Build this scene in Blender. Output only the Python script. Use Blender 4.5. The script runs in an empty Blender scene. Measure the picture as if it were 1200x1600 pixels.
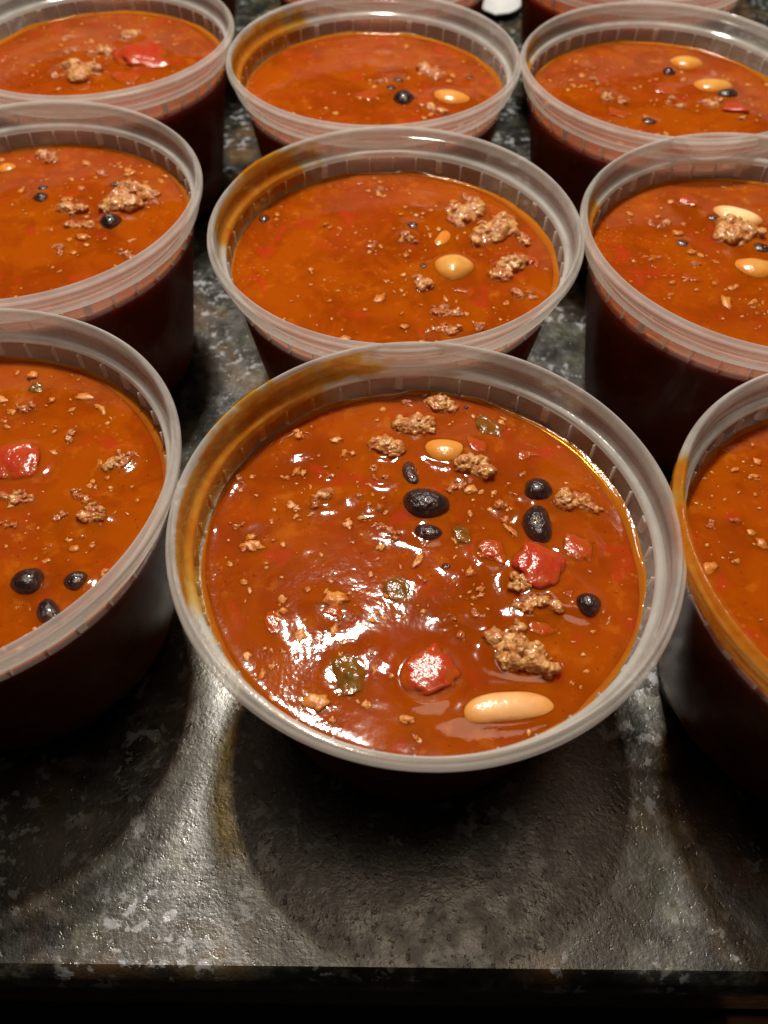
import bpy, bmesh, math, random
import numpy as np
from mathutils import Matrix, Vector, Euler

random.seed(7)
rng = np.random.default_rng(7)
S = bpy.context.scene
COL = S.collection
MM = 0.001

# ------------------------------------------------------------------ camera
CAM_H, PITCH, FPX, ROLL = 0.2224549, math.radians(53.241), 1253.77, math.radians(0.628)
cam_d = bpy.data.cameras.new("camera")
cam = bpy.data.objects.new("camera", cam_d)
COL.objects.link(cam)
cam.location = (0, 0, CAM_H)
cam.rotation_euler = (Matrix.Rotation(math.pi / 2 - PITCH, 3, 'X') @ Matrix.Rotation(ROLL, 3, 'Z')).to_euler()
cam_d.sensor_fit = 'VERTICAL'
cam_d.sensor_height = 36
cam_d.lens = 36 * FPX / 1600
cam_d.clip_start, cam_d.clip_end = 0.01, 20
cam_d.dof.use_dof = True
cam_d.dof.focus_distance = 0.205
cam_d.dof.aperture_fstop = 16
S.camera = cam

# ------------------------------------------------------------------ dim room + lamps of the kitchen
W = bpy.data.worlds.new("World")
S.world = W
W.use_nodes = True
bg = W.node_tree.nodes["Background"]
bg.inputs[0].default_value = (1.0, 0.86, 0.70, 1)
bg.inputs[1].default_value = 0.005

def lamp(name, loc, target, size, power, color):
    d = bpy.data.lights.new(name, 'AREA')
    d.shape = 'DISK'
    d.size = size
    d.energy = power
    d.color = color
    o = bpy.data.objects.new(name, d)
    COL.objects.link(o)
    o.location = loc
    o.rotation_euler = (Vector(target) - Vector(loc)).to_track_quat('-Z', 'Y').to_euler()
    return o

KEY_POWER, ROOM_POWER = 13.2, 1.8
lamp("hood_lamp", (-0.050, 0.495, 0.89), (0, 0.15, 0), 0.055, KEY_POWER, (1.0, 0.91, 0.78))
lamp("ceiling_lamp", (0.10, 0.16, 1.35), (0.05, 0.15, 0), 0.45, ROOM_POWER, (1.0, 0.80, 0.58))

S.view_settings.view_transform = 'Standard'
S.view_settings.look = 'None'
S.view_settings.exposure = 0
S.view_settings.gamma = 1
S.render.engine = 'CYCLES'
S.cycles.max_bounces = 14
S.cycles.transparent_max_bounces = 40
S.cycles.transmission_bounces = 10
S.cycles.diffuse_bounces = 5
S.cycles.glossy_bounces = 4
S.cycles.use_denoising = True
S.cycles.sample_clamp_indirect = 4
S.cycles.caustics_reflective = False
S.cycles.caustics_refractive = False

# ------------------------------------------------------------------ geometry of the table: image point -> point on a level
RIM_Z, SOUP_Z = 0.076, 0.0613
def at(px, py, z):
    X, Y = px - 600, py - 800
    X, Y = X * math.cos(ROLL) + Y * math.sin(ROLL), -X * math.sin(ROLL) + Y * math.cos(ROLL)
    d = np.array([X / FPX, math.cos(PITCH) - Y / FPX * math.sin(PITCH), -math.sin(PITCH) - Y / FPX * math.cos(PITCH)])
    return np.array([0, 0, CAM_H]) + d * ((z - CAM_H) / d[2])

# ------------------------------------------------------------------ vectorised noise
_T = rng.random(4096)
def _h(i, j, k, s):
    return _T[(i * 73856093 ^ j * 19349663 ^ k * 83492791 ^ s * 2654435) % 4096]
def vnoise(P, s=0):
    P = np.asarray(P, float)
    I = np.floor(P).astype(np.int64)
    F = P - I
    F = F * F * (3 - 2 * F)
    r = 0
    for a in (0, 1):
        for b in (0, 1):
            for c in (0, 1):
                w = (F[..., 0] if a else 1 - F[..., 0]) * (F[..., 1] if b else 1 - F[..., 1]) * (F[..., 2] if c else 1 - F[..., 2])
                r = r + w * _h(I[..., 0] + a, I[..., 1] + b, I[..., 2] + c, s)
    return r * 2 - 1
def fbm(P, s=0, n=3):
    r, a = 0, 1.0
    for k in range(n):
        r = r + a * vnoise(np.asarray(P) * 2 ** k + 17.3 * k, s + k)
        a *= 0.5
    return r

# ------------------------------------------------------------------ node helpers
def mat(name):
    m = bpy.data.materials.new(name)
    m.use_nodes = True
    nt = m.node_tree
    nt.nodes.clear()
    out = nt.nodes.new('ShaderNodeOutputMaterial')
    return m, nt, out
def N(nt, t, **kw):
    n = nt.nodes.new(t)
    for k, v in kw.items():
        if k.startswith('i_'):
            n.inputs[k[2:].replace('_', ' ')].default_value = v
        else:
            setattr(n, k, v)
    return n
def L(nt, a, b):
    nt.links.new(a, b)
def coord(nt, kind='Object'):
    return N(nt, 'ShaderNodeTexCoord').outputs[kind]
def noise(nt, vec, scale, detail=3, rough=0.55, lac=2.0, dist=0.0):
    n = N(nt, 'ShaderNodeTexNoise')
    n.inputs['Scale'].default_value = scale
    n.inputs['Detail'].default_value = detail
    n.inputs['Roughness'].default_value = rough
    n.inputs['Distortion'].default_value = dist
    L(nt, vec, n.inputs['Vector'])
    return n.outputs['Fac']
def vor(nt, vec, scale, feature='F1', rand=1.0):
    n = N(nt, 'ShaderNodeTexVoronoi', feature=feature)
    n.inputs['Scale'].default_value = scale
    n.inputs['Randomness'].default_value = rand
    L(nt, vec, n.inputs['Vector'])
    return n
def ramp(nt, fac, stops):
    n = N(nt, 'ShaderNodeValToRGB')
    e = n.color_ramp.elements
    while len(e) < len(stops):
        e.new(0.5)
    for x, (p, c) in zip(e, stops):
        x.position = p
        x.color = (*c, 1) if len(c) == 3 else c
    L(nt, fac, n.inputs[0])
    return n.outputs[0]
def step(nt, v, lo, hi, a=0.0, b=1.0):
    n = N(nt, 'ShaderNodeMapRange', interpolation_type='SMOOTHSTEP')
    n.inputs['From Min'].default_value = lo
    n.inputs['From Max'].default_value = hi
    n.inputs['To Min'].default_value = a
    n.inputs['To Max'].default_value = b
    L(nt, v, n.inputs['Value'])
    return n.outputs[0]
def mix(nt, fac, a, b, mode='MIX'):
    n = N(nt, 'ShaderNodeMix', data_type='RGBA', blend_type=mode)
    for s, v in ((n.inputs[0], fac), (n.inputs[6], a), (n.inputs[7], b)):
        if hasattr(v, 'is_output'):
            L(nt, v, s)
        elif isinstance(v, (int, float)):
            s.default_value = v
        else:
            s.default_value = (*v, 1)
    return n.outputs[2]
def mth(nt, op, a, b=0.0, clamp=False):
    n = N(nt, 'ShaderNodeMath', operation=op, use_clamp=clamp)
    for s, v in zip(n.inputs, (a, b)):
        if hasattr(v, 'is_output'):
            L(nt, v, s)
        else:
            s.default_value = v
    return n.outputs[0]
def bump(nt, h, dist, strength=1.0, normal=None):
    n = N(nt, 'ShaderNodeBump')
    n.inputs['Distance'].default_value = dist
    n.inputs['Strength'].default_value = strength
    L(nt, h, n.inputs['Height'])
    if normal is not None:
        L(nt, normal, n.inputs['Normal'])
    return n.outputs[0]
def setv(nt, sock, v):
    if hasattr(v, 'is_output'):
        L(nt, v, sock)
    elif isinstance(v, tuple):
        sock.default_value = (*v, 1) if len(v) == 3 and sock.type == 'RGBA' else v
    else:
        sock.default_value = v
def principled(nt, out, **kw):
    p = N(nt, 'ShaderNodeBsdfPrincipled')
    for k, v in kw.items():
        setv(nt, p.inputs[k], v)
    if out is not None:
        L(nt, p.outputs[0], out.inputs[0])
    return p

# ------------------------------------------------------------------ materials
SAUCE_A, SAUCE_B = (0.315, 0.060, 0.0013), (0.235, 0.036, 0.0011)

def make_sauce():
    m, nt, out = mat("chili_sauce")
    geo = N(nt, 'ShaderNodeNewGeometry').outputs['Position']
    big = noise(nt, geo, 55, 3, 0.6, dist=0.6)
    mid = noise(nt, geo, 190, 4, 0.60)
    c = mix(nt, step(nt, big, 0.38, 0.64), SAUCE_A, SAUCE_B)
    deep = noise(nt, geo, 30, 2, 0.5, dist=0.5)
    c = mix(nt, step(nt, deep, 0.46, 0.64, 0, 0.5), c, (0.30, 0.042, 0.005))
    c = mix(nt, step(nt, mid, 0.55, 0.74, 0, 0.45), c, (0.47, 0.135, 0.010))      # paler bits just below the surface
    red = noise(nt, geo, 110, 2, 0.5, dist=0.4)
    c = mix(nt, step(nt, red, 0.60, 0.72, 0, 0.6), c, (0.38, 0.030, 0.008))      # tomato pulp
    v = vor(nt, geo, 520)
    fleck = mth(nt, 'MULTIPLY', step(nt, v.outputs['Distance'], 0.16, 0.32, 1, 0), step(nt, noise(nt, geo, 60, 2), 0.55, 0.65))
    c = mix(nt, mth(nt, 'MULTIPLY', fleck, 0.18), c, (0.68, 0.27, 0.06))
    v2 = vor(nt, geo, 330)
    dark = mth(nt, 'MULTIPLY', step(nt, v2.outputs['Distance'], 0.05, 0.11, 1, 0), step(nt, noise(nt, geo, 90, 1), 0.46, 0.5))
    c = mix(nt, mth(nt, 'MULTIPLY', dark, 0.8), c, (0.10, 0.012, 0.004))
    # oily grain: fine bumps that break reflections into sparkles, in patches
    patch = step(nt, noise(nt, geo, 42, 2, 0.5), 0.40, 0.60, 0.25, 1.0)
    fine = noise(nt, geo, 850, 2, 0.45)
    mid2 = noise(nt, geo, 520, 2, 0.5)
    n1 = bump(nt, mth(nt, 'MULTIPLY', fine, patch), 0.00005, 1.0)
    n2 = bump(nt, mth(nt, 'MULTIPLY', mid2, patch), 0.00002, 1.0, n1)
    sep = N(nt, 'ShaderNodeSeparateXYZ'); L(nt, geo, sep.inputs[0])
    spec = step(nt, sep.outputs['Z'], 0.0596, 0.0606, 0.0, 0.55)      # glossy on top; index-matched against the wall
    principled(nt, out, **{'Base Color': c, 'Roughness': 0.065, 'IOR': 1.42, 'Subsurface Weight': 1.0,
                           'Subsurface Radius': (1.0, 0.65, 0.08), 'Subsurface Scale': 0.012,
                           'Specular IOR Level': spec, 'Normal': n2})
    return m

def make_oil():
    m, nt, out = mat("orange_oil")
    geo = N(nt, 'ShaderNodeNewGeometry').outputs['Position']
    n1 = noise(nt, geo, 240, 3)
    c = mix(nt, n1, (0.62, 0.23, 0.018), (0.46, 0.14, 0.010))
    p = principled(nt, None, **{'Base Color': c, 'Roughness': 0.10, 'Subsurface Weight': 0.5,
                               'Subsurface Radius': (1, .5, .15), 'Subsurface Scale': 0.002,
                               'Normal': bump(nt, noise(nt, geo, 900, 2), 0.00012)})
    t = N(nt, 'ShaderNodeBsdfTransparent')
    t.inputs[0].default_value = (0.95, 0.62, 0.22, 1)
    mx = N(nt, 'ShaderNodeMixShader')
    mx.inputs[0].default_value = 0.5
    L(nt, t.outputs[0], mx.inputs[1]); L(nt, p.outputs[0], mx.inputs[2]); L(nt, mx.outputs[0], out.inputs[0])
    return m

def make_film():
    m, nt, out = mat("sauce_film")
    geo = N(nt, 'ShaderNodeNewGeometry').outputs['Position']
    n1 = noise(nt, geo, 300, 4, 0.6)
    att = N(nt, 'ShaderNodeAttribute', attribute_name='thickness').outputs['Fac']
    c = mix(nt, step(nt, mth(nt, 'ADD', n1, mth(nt, 'MULTIPLY', att, 0.25)), 0.45, 0.85), (0.85, 0.46, 0.10), (0.72, 0.25, 0.025))
    p = principled(nt, None, **{'Base Color': c, 'Roughness': 0.2,
                               'Normal': bump(nt, noise(nt, geo, 700, 3), 0.0002)})
    tl = N(nt, 'ShaderNodeBsdfTranslucent')
    L(nt, c, tl.inputs[0])
    m1 = N(nt, 'ShaderNodeMixShader'); m1.inputs[0].default_value = 0.6
    L(nt, p.outputs[0], m1.inputs[1]); L(nt, tl.outputs[0], m1.inputs[2])
    t = N(nt, 'ShaderNodeBsdfTransparent')
    lvl = step(nt, att, 0.0, 0.45)
    L(nt, mix(nt, lvl, (1.0, 0.98, 0.95), (1.0, 0.83, 0.42)), t.inputs[0])
    mx = N(nt, 'ShaderNodeMixShader')
    cover = mth(nt, 'MULTIPLY', step(nt, att, 0.0, 1.0, 0.0, 0.38), step(nt, n1, 0.25, 0.65, 0.5, 1.0))
    L(nt, cover, mx.inputs[0])
    L(nt, t.outputs[0], mx.inputs[1]); L(nt, m1.outputs[0], mx.inputs[2]); L(nt, mx.outputs[0], out.inputs[0])
    return m

def make_plastic(name, milk, rough, wet=False, zones=False):
    m, nt, out = mat(name)
    geo = N(nt, 'ShaderNodeNewGeometry').outputs['Position']
    tr = N(nt, 'ShaderNodeBsdfTransparent'); tr.inputs[0].default_value = (0.93, 0.92, 0.90, 1)
    df = N(nt, 'ShaderNodeBsdfDiffuse'); df.inputs[0].default_value = (0.90, 0.89, 0.86, 1)
    tl = N(nt, 'ShaderNodeBsdfTranslucent'); tl.inputs[0].default_value = (0.92, 0.91, 0.88, 1)
    a = N(nt, 'ShaderNodeMixShader'); a.inputs[0].default_value = 0.5
    L(nt, df.outputs[0], a.inputs[1]); L(nt, tl.outputs[0], a.inputs[2])
    b = N(nt, 'ShaderNodeMixShader')
    mk = step(nt, noise(nt, geo, 120, 3), 0.3, 0.7, milk * 0.85, milk * 1.15)
    if wet:      # the sauce wets the inside of the wall, which makes the plastic clearer there
        sep = N(nt, 'ShaderNodeSeparateXYZ'); L(nt, geo, sep.inputs[0])
        mk = mth(nt, 'MULTIPLY', mk, step(nt, sep.outputs['Z'], 0.0602, 0.0616, 0.07, 1.0))
    if zones:    # thick ledge and lip look whiter than the thin band between them
        sep = N(nt, 'ShaderNodeSeparateXYZ'); L(nt, geo, sep.inputs[0])
        band = mth(nt, 'MULTIPLY', step(nt, sep.outputs['Z'], 0.0691, 0.0700), step(nt, sep.outputs['Z'], 0.0726, 0.0737, 1, 0))
        mk = mth(nt, 'MULTIPLY', mk, mth(nt, 'SUBTRACT', 1.0, mth(nt, 'MULTIPLY', band, 0.5)))
    L(nt, mk, b.inputs[0])
    L(nt, tr.outputs[0], b.inputs[1]); L(nt, a.outputs[0], b.inputs[2])
    g = N(nt, 'ShaderNodeBsdfGlossy'); g.inputs['Roughness'].default_value = rough
    nb = bump(nt, noise(nt, geo, 600, 2), 0.00003)
    L(nt, nb, g.inputs['Normal'])
    lw = N(nt, 'ShaderNodeLayerWeight'); lw.inputs['Blend'].default_value = 0.5
    p5 = mth(nt, 'POWER', lw.outputs['Facing'], 5.0)
    c = N(nt, 'ShaderNodeMixShader')
    gl = mth(nt, 'ADD', mth(nt, 'MULTIPLY', p5, 0.14), 0.06)
    if wet:      # no air gap behind the plastic where the sauce touches it: less reflection
        gl = mth(nt, 'MULTIPLY', gl, step(nt, sep.outputs['Z'], 0.0602, 0.0616, 0.30, 1.0))
    L(nt, gl, c.inputs[0]); L(nt, b.outputs[0], c.inputs[1]); L(nt, g.outputs[0], c.inputs[2])
    L(nt, c.outputs[0], out.inputs[0])
    return m

def coated(nt, col, amount=0.5, wet=0.75):
    """sauce clinging to a piece of food: in blotches and in the creases"""
    o = coord(nt, 'Object')
    info = N(nt, 'ShaderNodeObjectInfo').outputs['Random']
    add = N(nt, 'ShaderNodeVectorMath', operation='ADD')
    L(nt, o, add.inputs[0]); L(nt, mth(nt, 'MULTIPLY', info, 3.0), add.inputs[1])
    n1 = noise(nt, add.outputs[0], 420, 3, 0.6)
    c = mix(nt, step(nt, n1, 0.50 - 0.18 * amount, 0.76 - 0.18 * amount, 0, min(1, amount * 1.3)), col, SAUCE_A)
    sep = N(nt, 'ShaderNodeSeparateXYZ')
    L(nt, N(nt, 'ShaderNodeNewGeometry').outputs['Position'], sep.inputs[0])
    z = mth(nt, 'ADD', sep.outputs['Z'], mth(nt, 'MULTIPLY', mth(nt, 'SUBTRACT', n1, 0.5), -0.0035))
    c = mix(nt, step(nt, z, SOUP_Z + 0.0008, SOUP_Z + 0.0022, wet, 0), c, SAUCE_A)     # dipped up to the waterline
    return c, add.outputs[0]

def make_meat():
    m, nt, out = mat("cooked_ground_meat")
    o = coord(nt, 'Object')
    n0 = noise(nt, o, 700, 4, 0.65)
    c = mix(nt, step(nt, n0, 0.32, 0.68), (0.60, 0.33, 0.11), (0.43, 0.19, 0.05))
    c, vec = coated(nt, c, 0.62, 0.85)
    n1 = noise(nt, vec, 1700, 3, 0.65)
    principled(nt, out, **{'Base Color': c, 'Roughness': step(nt, n0, .3, .7, .22, .45), 'Coat Weight': 0.3, 'Coat Roughness': 0.10, 'Subsurface Weight': 0.25,
                           'Subsurface Radius': (1, .4, .2), 'Subsurface Scale': 0.0015,
                           'Normal': bump(nt, n1, 0.0003)})
    return m
def make_black():
    m, nt, out = mat("black_bean_skin")
    o = coord(nt, 'Object')
    n0 = noise(nt, o, 260, 4, 0.6)
    c = mix(nt, step(nt, n0, 0.4, 0.7), (0.014, 0.006, 0.006), (0.045, 0.014, 0.012))
    c, vec = coated(nt, c, 0.0, 0.15)
    n1 = noise(nt, vec, 900, 4, 0.6)
    st = noise(nt, vec, 330, 2, 0.5, dist=1.5)
    principled(nt, out, **{'Base Color': c, 'Roughness': step(nt, n0, .3, .7, .14, .30), 'Coat Weight': 0.5, 'Coat Roughness': 0.05, 'Specular IOR Level': 0.5,
                           'Normal': bump(nt, mth(nt, 'ADD', n1, st), 0.00042)})
    return m
def make_white_bean(name, c1, c2):
    m, nt, out = mat(name)
    o = coord(nt, 'Object')
    n0 = noise(nt, o, 150, 2, 0.5)
    c = mix(nt, step(nt, n0, 0.3, 0.7), c1, c2)
    sep = N(nt, 'ShaderNodeSeparateXYZ')
    L(nt, N(nt, 'ShaderNodeNewGeometry').outputs['Position'], sep.inputs[0])
    z = mth(nt, 'ADD', sep.outputs['Z'], mth(nt, 'MULTIPLY', mth(nt, 'SUBTRACT', n0, 0.5), 0.002))
    c = mix(nt, step(nt, z, SOUP_Z + 0.0004, SOUP_Z + 0.0034, 0.9, 0), c, (0.56, 0.17, 0.012))
    gx = N(nt, 'ShaderNodeSeparateXYZ'); L(nt, coord(nt, 'Generated'), gx.inputs[0])
    end = mth(nt, 'ABSOLUTE', mth(nt, 'SUBTRACT', gx.outputs['X'], 0.5))
    c = mix(nt, step(nt, mth(nt, 'ADD', end, mth(nt, 'MULTIPLY', n0, 0.12)), 0.36, 0.58, 0, 0.75), c, (0.58, 0.24, 0.035))   # sauce-stained ends
    spk = vor(nt, o, 420)
    c = mix(nt, mth(nt, 'MULTIPLY', step(nt, spk.outputs['Distance'], 0.04, 0.10, 1, 0), 0.5), c, (0.20, 0.05, 0.01))
    principled(nt, out, **{'Base Color': c, 'Roughness': 0.22, 'Subsurface Weight': 0.6,
                           'Subsurface Radius': (1, .55, .25), 'Subsurface Scale': 0.003,
                           'Normal': bump(nt, noise(nt, o, 360, 4, 0.6), 0.00030)})
    return m
def make_tomato():
    m, nt, out = mat("stewed_tomato")
    o = coord(nt, 'Object')
    n0 = noise(nt, o, 260, 4, 0.6, dist=0.5)
    c = mix(nt, step(nt, n0, 0.3, 0.7), (0.38, 0.024, 0.012), (0.37, 0.052, 0.009))
    c, vec = coated(nt, c, 0.22, 0.7)
    principled(nt, out, **{'Base Color': c, 'Roughness': 0.18, 'Subsurface Weight': 0.5,
                           'Subsurface Radius': (1, .2, .1), 'Subsurface Scale': 0.004,
                           'Normal': bump(nt, noise(nt, vec, 800, 3, 0.6), 0.00026)})
    return m
def make_green():
    m, nt, out = mat("green_pepper_skin")
    o = coord(nt, 'Object')
    n0 = noise(nt, o, 330, 3, 0.6)
    c = mix(nt, step(nt, n0, 0.3, 0.7), (0.035, 0.036, 0.006), (0.105, 0.075, 0.011))
    c, vec = coated(nt, c, 0.25, 0.3)
    principled(nt, out, **{'Base Color': c, 'Roughness': 0.16, 'Normal': bump(nt, noise(nt, vec, 800, 3), 0.0003)})
    return m
def make_skin():
    m, nt, out = mat("thin_bean_skin")
    o = coord(nt, 'Object')
    p = principled(nt, None, **{'Base Color': (0.30, 0.07, 0.02), 'Roughness': 0.12,
                               'Normal': bump(nt, noise(nt, o, 600, 3), 0.0003)})
    t = N(nt, 'ShaderNodeBsdfTransparent'); t.inputs[0].default_value = (0.9, 0.6, 0.4, 1)
    mx = N(nt, 'ShaderNodeMixShader'); mx.inputs[0].default_value = 0.6
    L(nt, t.outputs[0], mx.inputs[1]); L(nt, p.outputs[0], mx.inputs[2]); L(nt, mx.outputs[0], out.inputs[0])
    return m
def make_crumb():
    m, nt, out = mat("small_crumbs")
    geo = N(nt, 'ShaderNodeNewGeometry').outputs['Position']
    n0 = noise(nt, geo, 420, 2)
    c = ramp(nt, n0, [(0.30, (0.56, 0.25, 0.060)), (0.45, (0.50, 0.18, 0.032)), (0.58, (0.43, 0.12, 0.014)), (0.72, (0.36, 0.055, 0.010))])
    principled(nt, out, **{'Base Color': c, 'Roughness': 0.30, 'Specular IOR Level': 0.35, 'Subsurface Weight': 0.4, 'Subsurface Radius': (1, .4, .15), 'Subsurface Scale': 0.001, 'Normal': bump(nt, noise(nt, geo, 1300, 3), 0.00022)})
    return m

def make_granite():
    m, nt, out = mat("dark_granite")
    o = coord(nt, 'Object')
    w = N(nt, 'ShaderNodeTexNoise'); w.inputs['Scale'].default_value = 45; w.inputs['Detail'].default_value = 3
    L(nt, o, w.inputs['Vector'])
    sc = N(nt, 'ShaderNodeVectorMath', operation='SCALE'); sc.inputs['Scale'].default_value = 0.007
    L(nt, w.outputs['Color'], sc.inputs[0])
    ad = N(nt, 'ShaderNodeVectorMath', operation='ADD')
    L(nt, o, ad.inputs[0]); L(nt, sc.outputs[0], ad.inputs[1])
    P = ad.outputs[0]
    base = ramp(nt, noise(nt, P, 120, 7, 0.66), [(0.38, (0.004, 0.004, 0.004)), (0.48, (0.010, 0.010, 0.009)), (0.56, (0.036, 0.035, 0.027)), (0.68, (0.13, 0.125, 0.10))])
    tan = noise(nt, P, 24, 3, 0.55)
    base = mix(nt, step(nt, tan, 0.47, 0.66, 0, 0.6), base, (0.13, 0.072, 0.028))
    green = noise(nt, P, 30, 3, 0.55)
    base = mix(nt, step(nt, green, 0.47, 0.66, 0, 0.5), base, (0.046, 0.056, 0.034))
    dk = noise(nt, P, 90, 5, 0.62)
    base = mix(nt, step(nt, dk, 0.48, 0.60, 0, 0.85), base, (0.010, 0.010, 0.009))
    wh = mth(nt, 'MULTIPLY', step(nt, noise(nt, P, 240, 4, 0.6), 0.54, 0.60), step(nt, noise(nt, P, 46, 2), 0.47, 0.60))
    base = mix(nt, mth(nt, 'MULTIPLY', wh, 0.7), base, (0.32, 0.335, 0.37))
    grain = noise(nt, o, 750, 3, 0.6)
    n1 = bump(nt, grain, 0.00011, 1.0)
    pit = step(nt, noise(nt, o, 480, 3, 0.6), 0.28, 0.42)
    n2 = bump(nt, pit, 0.00008, 0.8, n1)
    principled(nt, out, **{'Base Color': base, 'Roughness': step(nt, noise(nt, P, 180, 3), .35, .65, .27, .40), 'IOR': 1.7, 'Specular IOR Level': 0.62, 'Normal': n2})
    return m
def make_simple(name, c1, c2, scale, rough, b=0.0):
    m, nt, out = mat(name)
    o = coord(nt, 'Object')
    n0 = noise(nt, o, scale, 4, 0.6)
    c = mix(nt, step(nt, n0, .3, .7), c1, c2)
    principled(nt, out, **{'Base Color': c, 'Roughness': rough, 'Normal': bump(nt, n0, b)})
    return m
def make_wood():
    m, nt, out = mat("brown_wood")
    o = coord(nt, 'Object')
    mp = N(nt, 'ShaderNodeMapping'); mp.inputs['Scale'].default_value = (0.25, 4, 4)
    L(nt, o, mp.inputs[0])
    n0 = noise(nt, mp.outputs[0], 70, 4, 0.6, dist=0.8)
    c = mix(nt, step(nt, n0, .3, .7), (0.60, 0.29, 0.10), (0.42, 0.18, 0.055))
    principled(nt, out, **{'Base Color': c, 'Roughness': 0.4, 'Normal': bump(nt, n0, 0.0004)})
    return m

M_SAUCE, M_OIL, M_FILM = make_sauce(), make_oil(), make_film()
M_WALL, M_RIM = make_plastic("milky_plastic_wall", 0.22, 0.14, True), make_plastic("milky_plastic_rim", 0.46, 0.10, False, True)
M_RIB = make_plastic("milky_plastic_rib", 0.50, 0.12)
M_MEAT, M_BLACK, M_WBEAN, M_TOM, M_GREEN, M_SKIN, M_CRUMB = make_meat(), make_black(), make_white_bean("cream_bean_skin", (0.84, 0.65, 0.37), (0.78, 0.55, 0.26)), make_tomato(), make_green(), make_skin(), make_crumb()
M_OBEAN = make_white_bean("sauce_tinted_bean_skin", (0.60, 0.33, 0.09), (0.54, 0.25, 0.045))
M_GRANITE, M_WOOD = make_granite(), make_wood()
M_CAB = make_simple("dark_cabinet_paint", (0.012, 0.011, 0.012), (0.018, 0.016, 0.016), 30, 0.5)
M_SPOON = make_simple("white_plastic", (0.62, 0.64, 0.66), (0.55, 0.57, 0.60), 60, 0.3)
M_FLOOR = make_simple("dark_floor", (0.03, 0.025, 0.02), (0.05, 0.04, 0.03), 12, 0.5)

# ------------------------------------------------------------------ object helpers
def mesh_of(name, V, F, m, smooth=True):
    me = bpy.data.meshes.new(name)
    me.from_pydata([tuple(map(float, v)) for v in V], [], [tuple(map(int, f)) for f in F])
    me.materials.append(m)
    if smooth:
        me.polygons.foreach_set('use_smooth', [True] * len(me.polygons))
    me.update()
    return me
def obj(name, me, parent=None, loc=(0, 0, 0), rot=(0, 0, 0)):
    o = bpy.data.objects.new(name, me)
    COL.objects.link(o)
    o.location = loc
    o.rotation_euler = rot
    if parent:
        o.parent = parent
    return o
def tag(o, label=None, cat=None, group=None, kind=None):
    for k, v in (('label', label), ('category', cat), ('group', group), ('kind', kind)):
        if v:
            o[k] = v
    return o
def lathe(prof, seg=192, closed=True):
    """prof: list of (r, z); r == 0 gives a pole"""
    V, rows = [], []
    for r, z in prof:
        if r < 1e-9:
            rows.append([len(V)] * seg); V.append((0, 0, z))
        else:
            rows.append(list(range(len(V), len(V) + seg)))
            for k in range(seg):
                a = 2 * math.pi * k / seg
                V.append((r * math.cos(a), r * math.sin(a), z))
    F = []
    n = len(rows)
    for i in range(n if closed else n - 1):
        A, B = rows[i], rows[(i + 1) % n]
        for k in range(seg):
            k2 = (k + 1) % seg
            q = [A[k], A[k2], B[k2], B[k]]
            q = [x for j, x in enumerate(q) if x != q[j - 1]]
            if len(q) > 2:
                F.append(q)
    return V, F
def rounded(pts, n=3):
    return pts

# ------------------------------------------------------------------ counter, cabinet, floor
EDGE_Y = 0.0277
def slab(name, x0, x1, y0, y1, z0, z1, m, bev, parent=None):
    bm = bmesh.new()
    bmesh.ops.create_cube(bm, size=1)
    for v in bm.verts:
        v.co = ((x0 + x1) / 2 + v.co.x * (x1 - x0), (y0 + y1) / 2 + v.co.y * (y1 - y0), (z0 + z1) / 2 + v.co.z * (z1 - z0))
    bmesh.ops.bevel(bm, geom=bm.edges[:], offset=bev, segments=3, affect='EDGES', profile=0.5)
    me = bpy.data.meshes.new(name)
    bm.to_mesh(me); bm.free()
    me.materials.append(m)
    me.polygons.foreach_set('use_smooth', [True] * len(me.polygons))
    me.set_sharp_from_angle(angle=math.radians(50))
    return obj(name, me, parent)
def countertop():
    R, prof = 0.012, [(0.80, 0.0), (0.40, 0.0), (0.15, 0.0), (EDGE_Y + 0.0004, 0.0)]
    q0 = math.radians(42)
    for i in range(0, 11):
        q = q0 + (math.pi / 2 - q0) * i / 10
        prof.append((EDGE_Y - R * (math.sin(q) - math.sin(q0)), R * math.cos(q) - R * math.cos(q0) - 0.0002))
    yf = prof[-1][0]
    prof += [(yf, -0.038), (yf + 0.002, -0.040), (0.80, -0.040)]
    xs = np.linspace(-0.9, 0.9, 13)
    n = len(prof)
    V = [(x, y, z) for x in xs for (y, z) in prof]
    F = [(i * n + j, i * n + (j + 1) % n, (i + 1) * n + (j + 1) % n, (i + 1) * n + j) for i in range(12) for j in range(n)]
    F += [tuple(range(n))[::-1], tuple(12 * n + j for j in range(n))]
    me = mesh_of("countertop", V, F, M_GRANITE)
    bm = bmesh.new(); bm.from_mesh(me); bmesh.ops.recalc_face_normals(bm, faces=bm.faces[:]); bm.to_mesh(me); bm.free()
    me.set_sharp_from_angle(angle=math.radians(25))
    return obj("countertop", me)
ctr = countertop()
tag(ctr, "dark mottled granite countertop under all the tubs, with a straight front edge", "countertop", kind="structure")
cab = slab("base_cabinet", -0.88, 0.88, 0.065, 0.79, -0.86, -0.041, M_CAB, 0.003)
tag(cab, "dark cabinet in shadow below the granite countertop", "cabinet", kind="structure")
fl = slab("floor", -2.5, 2.5, -2.0, 2.0, -0.90, -0.861, M_FLOOR, 0.002)
tag(fl, "dark kitchen floor far below the countertop", "floor", kind="structure")
cnr = at(1134, 1584, -0.060)
dr = bpy.data.objects.new("wooden_drawer", None); COL.objects.link(dr)
dr.location = (cnr[0], cnr[1], -0.060)
tag(dr, "brown wooden drawer front peeking out below the counter at the bottom right corner", "drawer")
slab("front_panel", 0, 0.34, -0.020, 0, -0.13, 0, M_WOOD, 0.0015, dr)
slab("side_panel", 0.02, 0.032, 0.0005, 0.036, -0.12, -0.012, M_WOOD, 0.001, dr)
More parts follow.
